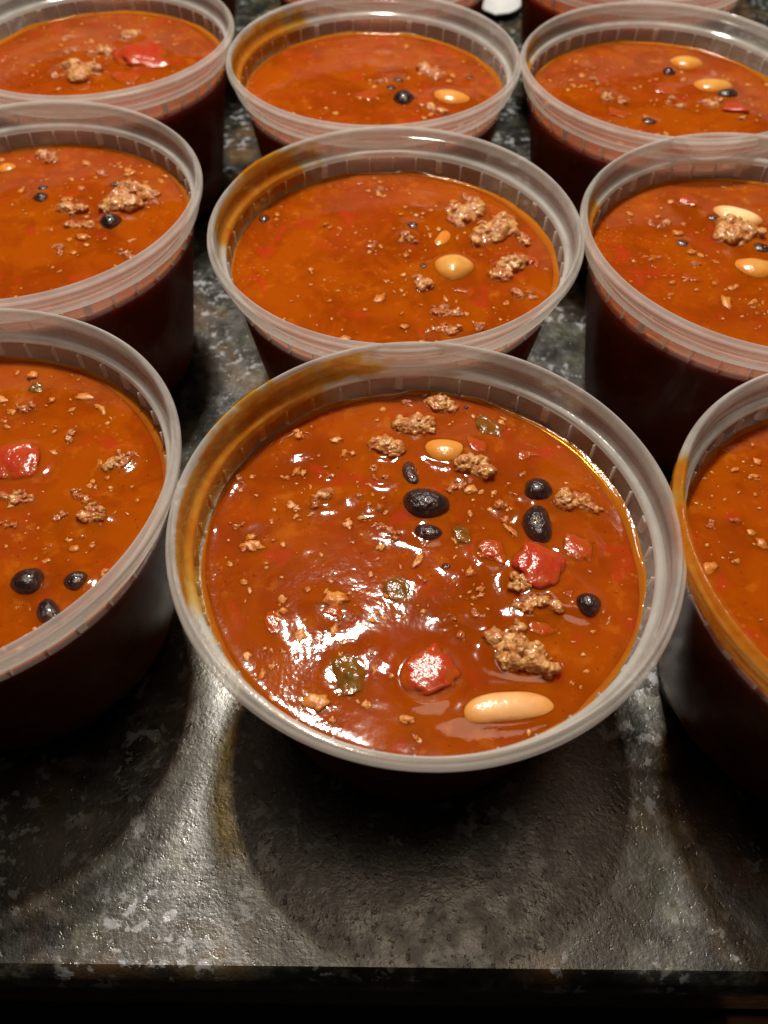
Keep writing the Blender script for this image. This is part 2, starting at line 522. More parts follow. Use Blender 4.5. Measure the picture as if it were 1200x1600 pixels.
slab("side_panel", 0.308, 0.32, 0.0005, 0.036, -0.12, -0.012, M_WOOD, 0.001, dr)
slab("bottom_panel", 0.0325, 0.3075, 0.0005, 0.036, -0.118, -0.110, M_WOOD, 0.001, dr)

# ------------------------------------------------------------------ tubs
def wall_r(z):   # outer radius of the tapered wall at height z (m)
    t = (z - 0.0) / 0.067
    return (0.0425 + (0.0546 - 0.0425) * min(max(t, 0), 1) ** 0.85)
TH = 0.0009
zs_out = [0.0672, 0.062, 0.052, 0.042, 0.032, 0.022, 0.012, 0.004]
P_WALL = [(wall_r(z), z) for z in zs_out] + [(0.0418, 0.0010), (0.0405, 0.0002), (0.0385, 0.0002), (0.0375, 0.0012), (0.02, 0.0014), (0, 0.0014)]
P_WALL += [(0, 0.0024), (0.038, 0.0024), (0.0412, 0.0034)] + [(wall_r(z) - TH, z) for z in reversed(zs_out)]
P_RIM = [(0.0546, 0.0673), (0.0562, 0.0677), (0.0566, 0.0686), (0.0571, 0.0726), (0.0579, 0.0729), (0.0585, 0.0734),
         (0.05865, 0.0746), (0.0584, 0.0753), (0.0579, 0.0756), (0.05755, 0.0759), (0.0574, 0.0764), (0.0570, 0.0768), (0.0566, 0.0765), (0.0563, 0.0757),
         (0.0557, 0.0710), (0.0553, 0.0698), (0.0546, 0.0692), (0.0540, 0.0690), (0.0537, 0.0685), (0.0537, 0.0673)]
P_WALL_IN = [(0.0563, 0.0752), (0.0557, 0.0710), (0.0552, 0.0698), (0.0540, 0.0690), (0.0537, 0.0673), (wall_r(0.062) - TH, 0.062)]
ME_WALL = mesh_of("wall", *lathe(P_WALL), M_WALL)
ME_RIM = mesh_of("rim", *lathe(P_RIM, 256), M_RIM)
for me in (ME_WALL, ME_RIM):
    me.set_sharp_from_angle(angle=math.radians(48))
def box_mesh(name, r0, r1, w, z0, z1, m, bev):
    bm = bmesh.new()
    bmesh.ops.create_cube(bm, size=1)
    for v in bm.verts:
        v.co = ((r0 + r1) / 2 + v.co.x * (r1 - r0), v.co.y * w, (z0 + z1) / 2 + v.co.z * (z1 - z0))
    bmesh.ops.bevel(bm, geom=bm.edges[:], offset=bev, segments=1, affect='EDGES')
    me = bpy.data.meshes.new(name); bm.to_mesh(me); bm.free()
    me.materials.append(m)
    return me
ME_TAB = box_mesh("lug", 0.0533, 0.0546, 0.0021, 0.0625, 0.0672, M_RIB, 0.0002)
ME_RIB = box_mesh("rib", 0.0529, 0.0541, 0.00036, 0.0617, 0.0672, M_RIB, 0.00008)

SEG_F, SEG_B = 420, 260
SOUP_R = wall_r(SOUP_Z) - TH - 0.00012

CUPS = {  # name: (x, y, lug angle from straight back, label)
 'A': (0.0094, 0.1093, -6, "tub in the front centre, nearest the counter edge, shown whole"),
 'B': (0.0027, 0.2222, 17, "tub in the middle of the second row, behind the front centre"),
 'C': (-0.0060, 0.3368, 16, "tub in the middle of the third row, sauce on its rim"),
 'D': (-0.1193, 0.2381, 12, "left tub of the second row, cut by the left border"),
 'E': (-0.1229, 0.3555, 49, "left tub of the third row, with pale tomato showing"),
 'F': (0.1193, 0.2204, 8, "right tub of the second row, cut by the right border"),
 'G': (0.1104, 0.3303, 8, "right tub of the third row, with two orange beans in it"),
 'H': (-0.1077, 0.1212, 41, "left tub of the front row, three black beans by its rim"),
 'I': (0.1248, 0.1038, 20, "right tub of the front row, with sauce smeared along its rim"),
 'J': (0.1180, 0.4500, 5, "tub in the far row at the top right of the picture"),
 'K': (-0.0040, 0.4530, 15, "tub in the far row at the top centre of the picture"),
 'L': (-0.1320, 0.4720, 10, "tub in the far row at the top left of the picture"),
}
PLACE = {'A': "front centre tub", 'B': "second-row middle tub", 'C': "third-row middle tub", 'D': "second-row left tub",
         'E': "third-row left tub", 'F': "second-row right tub", 'G': "third-row right tub", 'H': "front-row left tub",
         'I': "front-row right tub", 'J': "far-row right tub", 'K': "far-row middle tub", 'L': "far-row left tub"}

def make_tub(first, k):
    x, y, lug, label = CUPS[k]
    t = bpy.data.objects.new("plastic_tub", None); COL.objects.link(t)
    t.location = (x, y, 0)
    tag(t, "translucent plastic " + label, "plastic tub", "translucent plastic tubs of chili standing in rows on the counter")
    obj("wall", ME_WALL, t); obj("rim", ME_RIM, t)
    for i in range(40):
        a = math.radians(90 - lug + 9 * i)
        obj("lug" if i % 5 == 0 else "rib", ME_TAB if i % 5 == 0 else ME_RIB, t, rot=(0, 0, a))
    return t
for k in CUPS:
    make_tub(None, k)

# ------------------------------------------------------------------ food pieces
_bm = bmesh.new(); ICO = {}
for sd in (1, 2, 3, 4, 5):
    b = bmesh.new(); bmesh.ops.create_icosphere(b, subdivisions=sd, radius=1)
    ICO[sd] = (np.array([v.co[:] for v in b.verts]), [[v.index for v in f.verts] for f in b.faces]); b.free()
_bm.free()

def bean_mesh(a, b, c, bend, m, sd=4, rough=0.02):
    U, F = ICO[sd]
    P = U.copy()
    ax = np.abs(U[:, 0])
    pw = min(3.2, 1.7 + 0.5 * max(0, a / b - 0.9))
    P[:, 1:] *= ((1 - np.minimum(ax, 0.9999) ** pw) ** (1 / min(2.3, pw)) / np.sqrt(1 - np.minimum(ax, 0.9999) ** 2))[:, None]
    P /= np.array([1, np.abs(P[:, 1]).max(), np.abs(P[:, 2]).max()])
    s = rng.random(3) * 50
    P = P * (1 + rough * fbm(U * 2.2 + s, 3, 3))[:, None]
    x = P[:, 0]
    V = np.stack([P[:, 0] * a, P[:, 1] * b * (1 - 0.05 * x) + bend * b * (x * x - 0.35), P[:, 2] * c], 1)
    # the seam in the hollow of the bend
    V[:, 1] -= 0.16 * b * np.exp(-(x / 0.33) ** 2) * (P[:, 1] > 0) * np.exp(-(P[:, 2] / 0.5) ** 2) * -1 * bend
    return mesh_of("bean", V, F, m)

def meat_mesh(a, b, c, lumps=6, sd=4):
    """ground meat: overlapping grains fused into one knobbly lump"""
    U, F = ICO[2]
    F = np.array(F)
    Vs, Fs, off = [], [], 0
    m = min(a, b)
    grains = []
    for i in range(lumps):
        t = (i + 0.5) / lumps * 2 - 1
        r = m * random.uniform(0.36, 0.56)
        grains.append((t * max(0, a - r) * random.uniform(.8, 1.05), random.uniform(-1, 1) * max(0, b - r) * 0.9, random.uniform(-.25, .15) * c, r))
    for i in range(lumps * 7):
        g = random.choice(grains[:lumps])
        d = Vector((random.gauss(0, 1), random.gauss(0, 1), abs(random.gauss(0, 0.9)) - 0.2)).normalized()
        r = m * random.uniform(0.10, 0.24)
        k = g[3] * random.uniform(0.70, 0.96)
        grains.append((g[0] + d.x * k, g[1] + d.y * k, g[2] + d.z * k * 0.85, r))
    for (x, y, z, r) in grains:
        sc = np.array([random.uniform(.8, 1.3), random.uniform(.8, 1.3), random.uniform(.75, 1.0)])
        P = U * (1 + 0.25 * fbm(U * 1.4 + rng.random(3) * 60, 5, 2))[:, None] * r * sc + np.array([x, y, z])
        Vs.append(P); Fs.append(F + off); off += len(U)
    V = np.concatenate(Vs)
    V[:, 2] *= c / max(1e-6, V[:, 2].max())
    me = mesh_of("crumble", V, np.concatenate(Fs), M_MEAT)
    o = bpy.data.objects.new("crumble", me); COL.objects.link(o)
    md = o.modifiers.new("fuse", 'REMESH'); md.mode = 'VOXEL'; md.voxel_size = max(0.00014, a / 34)
    sm = o.modifiers.new('soften', 'SMOOTH'); sm.factor = 0.5; sm.iterations = 2
    dg = bpy.context.evaluated_depsgraph_get()
    out = bpy.data.meshes.new_from_object(o.evaluated_get(dg))
    bpy.data.objects.remove(o); bpy.data.meshes.remove(me)
    n = len(out.vertices)
    co = np.empty(n * 3); no = np.empty(n * 3)
    out.vertices.foreach_get('co', co); out.vertices.foreach_get('normal', no)
    co, no = co.reshape(-1, 3), no.reshape(-1, 3)
    sd_ = rng.random(3) * 50
    co = co + no * (0.00016 * fbm(co * 1500 + sd_, 7, 2) + 0.04 * m * fbm(co / m * 4 + sd_, 3, 2))[:, None]
    out.vertices.foreach_set('co', co.ravel())
    out.materials.clear(); out.materials.append(M_MEAT)
    out.polygons.foreach_set('use_smooth', [True] * len(out.polygons))
    out.update()
    return out

def chunk_mesh(a, b, c, m, e=0.72, sd=4):
    U, F = ICO[sd]
    P = np.sign(U) * np.abs(U) ** e
    mx = (np.abs(P) ** 2.6).sum(1) ** (1 / 2.6)
    P = P / mx[:, None]
    # uneven cut: shear, taper, corner pulls
    sh = (rng.random((3, 3)) - 0.5) * 0.45
    P = P + np.stack([P[:, 1] * sh[0, 1], P[:, 0] * sh[1, 0], 0 * P[:, 0]], 1)
    P = P * (1 + 0.28 * (rng.random() - 0.3) * P[:, [0]] * np.array([[0, 1, 0.6]]))
    s = rng.random(3) * 50
    P = P * (1 + 0.24 * fbm(U * 1.4 + s, 2, 2) + 0.09 * fbm(U * 4 + s, 4, 3))[:, None]
    ext = np.abs(P).max(0)
    return mesh_of("chunk", P / ext * np.array([a, b, c]), F, m)

def flake_mesh(a, b, c, m, sd=4):
    U, F = ICO[sd]
    s = rng.random(3) * 50
    ang = np.arctan2(U[:, 1], U[:, 0])
    rr = 1 + 0.22 * fbm(np.stack([np.cos(ang) * 1.4, np.sin(ang) * 1.4, 0 * ang], 1) + s, 6, 3)
    V = np.stack([U[:, 0] * a * rr, U[:, 1] * b * rr, np.sign(U[:, 2]) * np.abs(U[:, 2]) ** 0.7 * c], 1)
    V[:, 2] += 0.5 * c * fbm(U * 1.5 + s, 3, 2) - 0.25 * c * ((V[:, 0] / a) ** 2 - 0.4) * 2
    return mesh_of("flake", V, F, m)

def ring_mesh(a, b, c, m):
    """a thin curled skin: an open loop of strip with thickness"""
    n, k = 60, 8
    V, F = [], []
    for i in range(n):
        t = -0.45 * math.pi + 1.6 * math.pi * i / (n - 1)
        w = 1 + 0.08 * math.sin(3 * t) + 0.05 * math.sin(7 * t)
        tk = c * (0.35 + 0.65 * math.sin(math.pi * i / (n - 1)))
        for j in range(k):
            q = 2 * math.pi * j / k
            V.append(((a + 0.35 * tk * math.cos(q)) * math.cos(t) * w, (b + 0.35 * tk * math.cos(q)) * math.sin(t) * w, tk * math.sin(q)))
    for i in range(n - 1):
        for j in range(k):
            F.append((i * k + j, (i + 1) * k + j, (i + 1) * k + (j + 1) % k, i * k + (j + 1) % k))
    F.append(tuple(range(k))); F.append(tuple((n - 1) * k + j for j in reversed(range(k))))
    return mesh_of("skin", V, F, m)

KIND = {'K': ("black_bean", "black bean"), 'W': ("white_bean", "white bean"), 'M': ("meat_crumble", "ground meat"),
        'T': ("tomato_chunk", "tomato"), 'G': ("pepper_piece", "green pepper"), 'S': ("bean_skin", "bean skin")}
GROUP = {'K': "black beans in the chili", 'W': "white beans in the chili", 'M': "crumbles of ground meat in the chili",
         'T': "pieces of tomato in the chili", 'G': "pieces of green pepper in the chili", 'S': "loose bean skins in the chili"}
# tub, kind, image x, y, long size, short size, turn (degrees, clockwise in the picture), height above the sauce (fraction), label
ITEMS = [
 ('A','K',665,786,76,48,12,.62,"large glossy black bean left of centre, biggest black bean in the front tub"),
 ('A','K',641,737,42,27,75,.55,"slim black bean standing just behind the biggest black bean"),
 ('A','K',669,830,50,30,8,.50,"half-sunk black bean just in front of the biggest black bean"),
 ('A','K',842,765,46,42,40,.60,"upper of the two stacked black beans right of centre"),
 ('A','K',841,820,62,48,80,.66,"split black bean with a pale gap, lower of two stacked beans"),
 ('A','K',919,944,42,40,0,.72,"round black bean at the right, past the red tomato"),
 ('A','K',728,634,10,8,0,.6,"tiny black speck of bean at the back edge of the front tub"),
 ('A','K',697,882,20,15,20,.35,"small dark bean tip poking through glare in the front tub"),
 ('A','W',695,701,72,42,4,.5,"short yellow bean beside the tomato wedge at the back of the front tub"),
 ('A','W',800,1104,156,56,-5,.43,"long cream white bean lying at the front rim of the front tub"),
 ('A','M',648,660,62,42,15,.6,"brown meat crumble at the back, just behind the yellow bean"),
 ('A','M',690,633,42,36,-20,.65,"pinkish meat crumble at the very back edge of the front tub"),
 ('A','M',603,693,52,42,-10,.5,"brown meat crumble left of the yellow bean"),
 ('A','M',592,741,38,26,25,.45,"small round tan crumble left of the slim black bean"),
 ('A','M',743,728,56,40,10,.65,"brown crumble right in front of the yellow bean"),
 ('A','M',712,757,50,22,-32,.5,"elongated tan strip of meat behind the biggest black bean"),
 ('A','M',897,782,74,46,22,.55,"tan meat crumble right of the stacked black beans"),
 ('A','M',506,773,44,30,-5,.42,"lone orange brown crumble in the open sauce at left"),
 ('A','M',789,793,38,26,20,.35,"half-sunk orange crumble left of the stacked black beans"),
 ('A','M',607,822,52,30,12,.3,"sauce-covered crumble left of the half-sunk black bean"),
 ('A','M',362,743,22,18,60,.5,"tiny crumble against the left wall of the front tub"),
 ('A','M',372,815,40,16,-8,.4,"thin tan crumble near the left wall of the front tub"),
 ('A','M',814,913,36,30,30,.95,"small knobbly crumble resting on the red tomato cube"),
 ('A','M',842,943,72,32,-6,.75,"ragged tan crumble on the front side of the red tomato cube"),
 ('A','M',796,1001,66,48,-15,.7,"greyish rounded half of the largest meat lump, at its back"),
 ('A','M',822,1030,100,56,4,.85,"largest tan meat lump behind the long white bean"),
 ('A','M',722,998,40,28,10,.3,"sunken yellowish crumble between largest meat lump and big tomato"),
 ('A','M',822,736,20,16,0,.4,"tiny yellow crumble behind the upper stacked black bean"),
 ('A','M',877,872,24,14,70,.5,"little pale seed-like crumble between two tomatoes at right"),
 ('A','M',921,886,18,14,30,.4,"little pale crumble at the foot of the right hand tomato"),
 ('A','M',584,1012,24,16,-20,.45,"small bean-like crumble amid the white glare, upper of two"),
 ('A','M',598,1040,26,14,60,.4,"small curved crumble amid the white glare, lower of two"),
 ('A','M',510,741,24,16,15,.35,"tiny pale crumble in open sauce behind the lone orange brown crumble"),
 ('A','T',755,698,66,36,20,.42,"smooth red tomato wedge beside the short yellow bean"),
 ('A','T',846,888,88,70,15,.72,"big red tomato cube in front of the split black bean"),
 ('A','T',890,925,56,44,30,.5,"red tomato piece touching the round black bean"),
 ('A','T',904,855,56,52,10,.45,"orange red tomato piece near the right wall of the front tub"),
 ('A','T',838,985,58,46,25,.4,"wet red tomato piece behind the largest meat lump"),
 ('A','T',674,1052,92,84,-25,.55,"large deep red tomato piece at the front, left of largest meat lump"),
 ('A','T',770,856,56,48,20,.38,"sunken red tomato piece left of the split black bean"),
 ('A','T',822,712,70,40,10,.27,"sunken pale red tomato near the back right wall"),
 ('A','T',513,950,58,46,20,.24,"sunken red tomato patch at the back of the white glare"),
 ('A','T',432,975,50,44,60,.24,"sunken red tomato patch left of the white glare"),
 ('A','G',764,666,46,34,60,.6,"dark green pepper piece at the back beside the tomato wedge"),
 ('A','G',721,831,42,26,30,.55,"small green herb leaf right of the half-sunk black bean"),
 ('A','G',622,918,62,40,30,.42,"dark olive green leaf in the middle of the sauce"),
 ('A','G',541,1052,72,68,10,.42,"round olive green pepper slice inside the white glare"),
 ('A','S',463,691,50,38,-25,.5,"curled translucent bean skin floating at the back left"),
 ('A','M',562,772,24,18,20,.4,"little crumble right of the lone orange brown crumble"),
 ('A','M',583,790,32,20,-15,.35,"sunken crumble between lone crumble and half-sunk black bean"),
 ('A','M',660,905,26,16,15,.4,"small glinting crumble right of the dark olive green leaf"),
 ('A','M',735,893,30,20,-20,.4,"small yellowish crumble in front of the small green herb leaf"),
 ('A','M',747,960,28,20,30,.45,"small glinting crumble behind the greyish half of the largest lump"),
 ('A','M',698,962,26,18,-10,.4,"small crumble behind the large deep red tomato"),
 ('A','M',640,628,24,18,10,.4,"tiny crumble left of the pinkish crumble at the back edge"),
 ('A','M',805,770,18,14,0,.4,"tiny crumble beside the upper stacked black bean, on its left"),
 ('A','M',860,1035,40,30,20,.7,"knobbly right end of the largest meat lump"),
 ('B','M',735,308,30,16,0,.4,"small crumble farthest back on the right of second-row middle tub"),
 ('B','M',816,372,26,18,20,.45,"small crumble right of the tan crumble in second-row middle tub"),
 ('B','M',752,345,24,18,-20,.5,"small crumble between the two rear crumbles of second-row middle tub"),
 ('B','M',740,505,30,16,10,.4,"yellow crumble at the front rim right of centre, second-row middle tub"),
 ('B','K',783,425,16,10,0,.4,"tiny dark bean bit beside the brown crumble by the right wall"),
 ('B','W',709,416,66,42,6,.55,"plump beige bean right of centre in the second-row middle tub"),
 ('B','W',690,370,36,26,-50,.3,"small yellow bean tip behind the plump beige bean"),
 ('B','K',645,348,30,18,0,.2,"sunken dark bean behind the beige bean in second-row middle tub"),
 ('B','K',662,413,16,11,0,.4,"tiny dark bean bit left of the plump beige bean"),
 ('B','K',403,336,24,18,0,.4,"small dark bean with glints by the left wall of second-row middle tub"),
 ('B','M',722,331,60,34,15,.5,"yellowish brown crumble at the back of the second-row middle tub"),
 ('B','M',637,370,30,22,10,.45,"small pale crumble left of the yellow bean tip"),
 ('B','M',775,360,60,44,-30,.6,"tan crumble at the back right of the second-row middle tub"),
 ('B','M',793,421,50,30,-10,.6,"brown crumble near the right wall beside red tomato pulp"),
 ('B','M',661,439,30,26,30,.5,"crumble just in front of the plump beige bean, to its left"),
 ('B','M',694,486,44,22,-15,.4,"crumble in the open sauce in front of the plump beige bean"),
 ('B','M',690,512,50,18,-6,.5,"crumble at the front rim of the second-row middle tub"),
 ('B','M',828,460,44,18,25,.4,"yellow crumble against the right front rim of second-row middle tub"),
 ('B','M',595,292,20,16,-60,.35,"tiny pale crumble at the back of the second-row middle tub"),
 ('B','M',580,380,22,12,0,.3,"tiny yellow crumble in the middle of the second-row middle tub"),
 ('B','T',815,402,48,36,40,.25,"soft red tomato pulp by the right wall of second-row middle tub"),
 ('B','T',724,447,50,22,-4,.3,"sunken red tomato strip in front of the plump beige bean"),
 ('B','T',565,281,30,14,0,.3,"pink tomato bit with glints at the back of second-row middle tub"),
 ('C','K',631,153,36,20,0,.55,"glossy black bean at the front of the third-row middle tub"),
 ('C','K',622,124,22,10,10,.4,"flat dark bean at the back of three in third-row middle tub"),
 ('C','K',611,136,20,13,-10,.4,"dark bean in the middle of three in third-row middle tub"),
 ('C','W',706,150,64,24,10,.45,"orange tinted bean at the front right of third-row middle tub"),
 ('C','T',578,146,40,24,-20,.25,"red tomato pulp left of the black beans in third-row middle tub"),
 ('C','T',664,158,40,24,0,.3,"red tomato pulp between black bean and orange bean"),
 ('C','M',602,127,28,10,0,.35,"thin pale crumble behind the black beans of third-row middle tub"),
 ('C','M',672,105,44,28,20,.3,"sunken yellow crumble at the back right of third-row middle tub"),
 ('C','M',680,170,34,16,0,.4,"crumble at the front rim of third-row middle tub"),
 ('C','K',735,118,22,8,-10,.25,"thin dark bean near the right wall of third-row middle tub"),
 ('D','K',172,346,38,24,-8,.6,"glossy black bean at the right of the second-row left tub"),
 ('D','K',63,307,28,16,-15,.5,"front one of two small dark beans at left of second-row left tub"),
 ('D','K',66,292,24,12,-5,.4,"rear one of two small dark beans at left of second-row left tub"),
 ('D','K',182,285,28,10,-10,.4,"thin dark bean at the back of second-row left tub"),
 ('D','M',75,244,30,20,15,.45,"crumble at the far back of second-row left tub"),
 ('D','M',155,268,26,12,0,.35,"tiny crumble behind the thin dark bean"),
 ('D','M',108,324,38,20,-15,.5,"crumble left of the glossy black bean in second-row left tub"),
 ('D','M',183,320,52,28,-20,.6,"brown crumble directly behind the glossy black bean"),
 ('D','M',134,352,56,18,2,.5,"long yellowish crumble in front of the glossy black bean"),
 ('D','M',216,297,54,26,-5,.5,"pinkish brown crumble near the right wall of second-row left tub"),
 ('D','M',243,313,26,10,0,.4,"small crumble touching the right wall of second-row left tub"),
 ('D','M',92,385,24,16,20,.45,"small crumble in the open front of second-row left tub"),
 ('D','M',196,391,26,20,40,.4,"crumble at the front rim of second-row left tub"),
 ('D','W',10,258,34,22,10,.3,"yellow bean cut by the left picture border"),
 ('E','T',225,90,90,44,-10,.4,"large pale red tomato piece in the third-row left tub"),
 ('E','T',196,118,46,24,10,.35,"small red tomato piece in front of the large tomato"),
 ('E','M',118,112,54,24,5,.5,"brown crumble at the front of third-row left tub"),
 ('E','M',203,55,36,18,-30,.5,"curved pale crumble at the back of third-row left tub"),
 ('E','M',160,78,40,16,5,.35,"yellowish crumble left of the large tomato"),
 ('E','M',155,115,22,9,0,.4,"tiny crumble between the brown crumble and tomato"),
 ('E','M',108,82,20,14,0,.4,"small crumble in the middle of third-row left tub"),
 ('E','K',92,109,14,10,0,.4,"tiny dark bean bit beside the brown crumble of third-row left tub"),
 ('F','T',1073,312,36,20,5,.5,"glinting red tomato piece at the back of second-row right tub"),
 ('F','T',1085,428,52,22,10,.25,"sunken red tomato at the front of second-row right tub"),
 ('F','K',1067,377,26,14,0,.35,"lone dark bean in the middle of second-row right tub"),
 ('F','K',1116,339,28,12,8,.4,"thin dark bean beside the cream bean of second-row right tub"),
 ('F','K',1190,386,42,18,10,.4,"dark bean under the meat at the right border"),
 ('F','W',1152,337,84,28,14,.55,"long cream bean at the back of second-row right tub"),
 ('F','W',1182,416,76,34,4,.45,"smooth orange bean at the front right of second-row right tub"),
 ('F','M',1031,350,38,14,0,.45,"pale crumble at left of second-row right tub"),
 ('F','M',1150,367,66,34,10,.6,"ragged tan crumble between the two beans of second-row right tub"),
 ('F','M',1020,403,28,12,-10,.35,"small yellow crumble at the front left of second-row right tub"),
 ('F','M',1091,408,20,12,20,.4,"tiny crumble behind the sunken tomato of second-row right tub"),
 ('F','M',1190,486,34,14,15,.4,"crumble at the right border by the front rim"),
 ('G','W',1073,97,56,20,5,.5,"rear orange bean of two in the third-row right tub"),
 ('G','W',1114,133,66,22,3,.5,"front orange bean of two in the third-row right tub"),
 ('G','K',1046,111,24,13,15,.5,"black bean left of the two orange beans"),
 ('G','K',1137,147,34,14,-5,.6,"black bean lying on the front orange bean"),
 ('G','K',1015,188,30,12,8,.4,"dark bean at the front rim of third-row right tub"),
 ('G','K',948,142,18,7,0,.35,"tiny dark bean at the left of third-row right tub"),
 ('G','T',1046,140,36,18,-10,.35,"red tomato piece left of the front orange bean"),
 ('G','T',1143,166,44,26,0,.45,"red tomato piece in front of the orange beans"),
 ('G','T',972,175,46,18,10,.3,"sunken red tomato at the front left of third-row right tub"),
 ('G','M',932,126,22,10,10,.4,"small crumble at left of third-row right tub"),
 ('G','M',960,154,40,14,10,.45,"crumble in front of the tiny dark bean"),
 ('G','M',1052,160,30,18,40,.4,"yellow crumble in the middle of third-row right tub"),
 ('G','M',1114,163,28,14,0,.55,"crumble beside the front red tomato of third-row right tub"),
 ('G','M',1174,183,40,14,0,.45,"crumble at the right border by the rim of third-row right tub"),
 ('H','T',30,722,84,56,-15,.55,"pinkish red tomato piece in the front-row left tub"),
 ('H','K',43,907,58,42,-25,.6,"left one of three black beans by the rim of front-row left tub"),
 ('H','K',117,905,44,34,-15,.5,"right one of three black beans by the rim of front-row left tub"),
 ('H','K',76,956,44,40,60,.6,"front one of three black beans by the rim of front-row left tub"),
 ('H','G',54,602,28,18,-10,.4,"small green pepper bit at the back of front-row left tub"),
 ('H','M',184,715,48,34,-40,.5,"crumble near the right wall of front-row left tub"),
 ('H','M',124,776,38,26,20,.6,"rear half of the brown crumble pair right of the tomato"),
 ('H','M',145,801,46,32,10,.6,"front half of the brown crumble pair right of the tomato"),
 ('H','M',22,778,54,30,-5,.55,"brown crumble just in front of the pinkish tomato"),
 ('H','M',12,816,30,22,0,.5,"crumble at the left border in front of the tomato"),
 ('H','M',110,676,36,22,-50,.45,"crumble right behind the pinkish tomato"),
 ('H','M',90,804,32,20,-10,.4,"yellow crumble left of the brown crumble pair"),
 ('H','M',112,833,32,12,-10,.35,"thin yellow crumble in front of the brown crumble pair"),
 ('H','M',38,634,38,24,-20,.35,"sunken yellow crumble at the back of front-row left tub"),
 ('H','M',155,634,26,14,5,.4,"small pale crumble at the back right of front-row left tub"),
 ('H','M',95,876,32,12,-15,.4,"thin crumble behind the three black beans"),
 ('I','M',1135,705,18,12,10,.45,"pale crumble at the back of front-row right tub"),
 ('I','M',1101,743,14,9,0,.4,"tiny yellow crumble by the left wall of front-row right tub"),
 ('I','M',1110,816,28,18,60,.4,"yellow crumble by the smeared rim of front-row right tub"),
 ('I','M',1146,806,26,18,10,.4,"glinting crumble in the middle of front-row right tub"),
 ('I','M',1152,863,20,12,0,.35,"tiny crumble at the front of front-row right tub"),
 ('I','M',1180,748,34,16,-5,.35,"reddish crumble near the right border in front-row right tub"),
]
FOOT = {k: [] for k in CUPS}
for (cup, kd, px, py, ls, ss, rot, lift, label) in ITEMS:
    a = math.radians(rot)
    zc = SOUP_Z + 0.001
    c = at(px, py, zc)
    e1 = at(px + math.cos(a) * ls / 2, py + math.sin(a) * ls / 2, zc) - at(px - math.cos(a) * ls / 2, py - math.sin(a) * ls / 2, zc)
    e2 = at(px - math.sin(a) * ss / 2, py + math.cos(a) * ss / 2, zc) - at(px + math.sin(a) * ss / 2, py - math.cos(a) * ss / 2, zc)
    yaw = math.atan2(e1[1], e1[0])
    la = np.hypot(e1[0], e1[1]) / 2
    lift *= {'K': 0.88, 'W': 0.80, 'M': 0.82, 'T': 0.85, 'G': 0.75, 'S': 1.0}[kd] if ls < 95 else 0.95
    lb = abs(-math.sin(yaw) * e2[0] + math.cos(yaw) * e2[1]) / 2 * 0.93
    lb = max(lb, la * 0.28)
    big = cup in 'AH'
    sd = 4 if big or kd == 'M' else 3
    ht = {'K': 0.85, 'W': 0.68, 'M': 0.76, 'T': 0.48, 'G': 0.3, 'S': 0.3}[kd] * min(la, lb)
    if kd == 'K':
        me = bean_mesh(la, lb, ht, 0.22, M_BLACK, sd, 0.03)
    elif kd == 'W':
        me = bean_mesh(la, lb, ht, (-0.28 if 'long cream white' in label else 0.30) if la > 1.7 * lb else 0.30, M_OBEAN if ('orange' in label or 'yellow' in label or 'beige' in label) else M_WBEAN, 4, 0.02)
    elif kd == 'M':
        big_lump = ls >= 90
        gr = 1.0 if ls >= 90 else (1.22 if cup in 'AHI' else 1.35)
        me = meat_mesh(la * 1.08 * gr, lb * 1.10 * gr, ht * (1 + 0.4 * (gr - 1)), 9 if big_lump else (6 if ls > 40 else (4 if ls > 24 else 3)))
    elif kd == 'T':
        la, lb = la * 1.12, lb * 1.12
        me = chunk_mesh(la, lb, ht, M_TOM)
    elif kd == 'G':
        me = flake_mesh(la, lb, max(ht, 0.0006), M_GREEN)
    else:
        me = ring_mesh(la, lb, 0.0006, M_SKIN)
    # how much of it stands out of the sauce
    z = SOUP_Z + ht * (2 * lift - 1)
    cx, cy = CUPS[cup][0], CUPS[cup][1]
    r = math.hypot(c[0] - cx, c[1] - cy)
    lim = SOUP_R - 0.4 * (la + lb) * 0.9
    if r > lim:
        c[0] = cx + (c[0] - cx) * lim / r; c[1] = cy + (c[1] - cy) * lim / r
    name, cat = KIND[kd]
    me.name = name
    tilt = (random.uniform(-.18, .18), random.uniform(-.14, .14)) if kd in 'KMT' else (random.uniform(-.06, .06), random.uniform(-.06, .06))
    o = obj(name, me, None, (c[0], c[1], z), Euler((tilt[0], tilt[1], yaw)))
    tag(o, label, cat, GROUP[kd])
    FOOT[cup].append((c[0] - cx, c[1] - cy, yaw, la, lb, lift, ht, kd))
    if 'pale gap' in label:
        g = obj("split", meat_mesh(la * 0.42, lb * 0.20, ht * 0.16, 4, 3), o, (la * 0.25, -lb * 0.30, ht * 0.86), (0.25, 0.2, 0.5))
        g.data.name = "split"

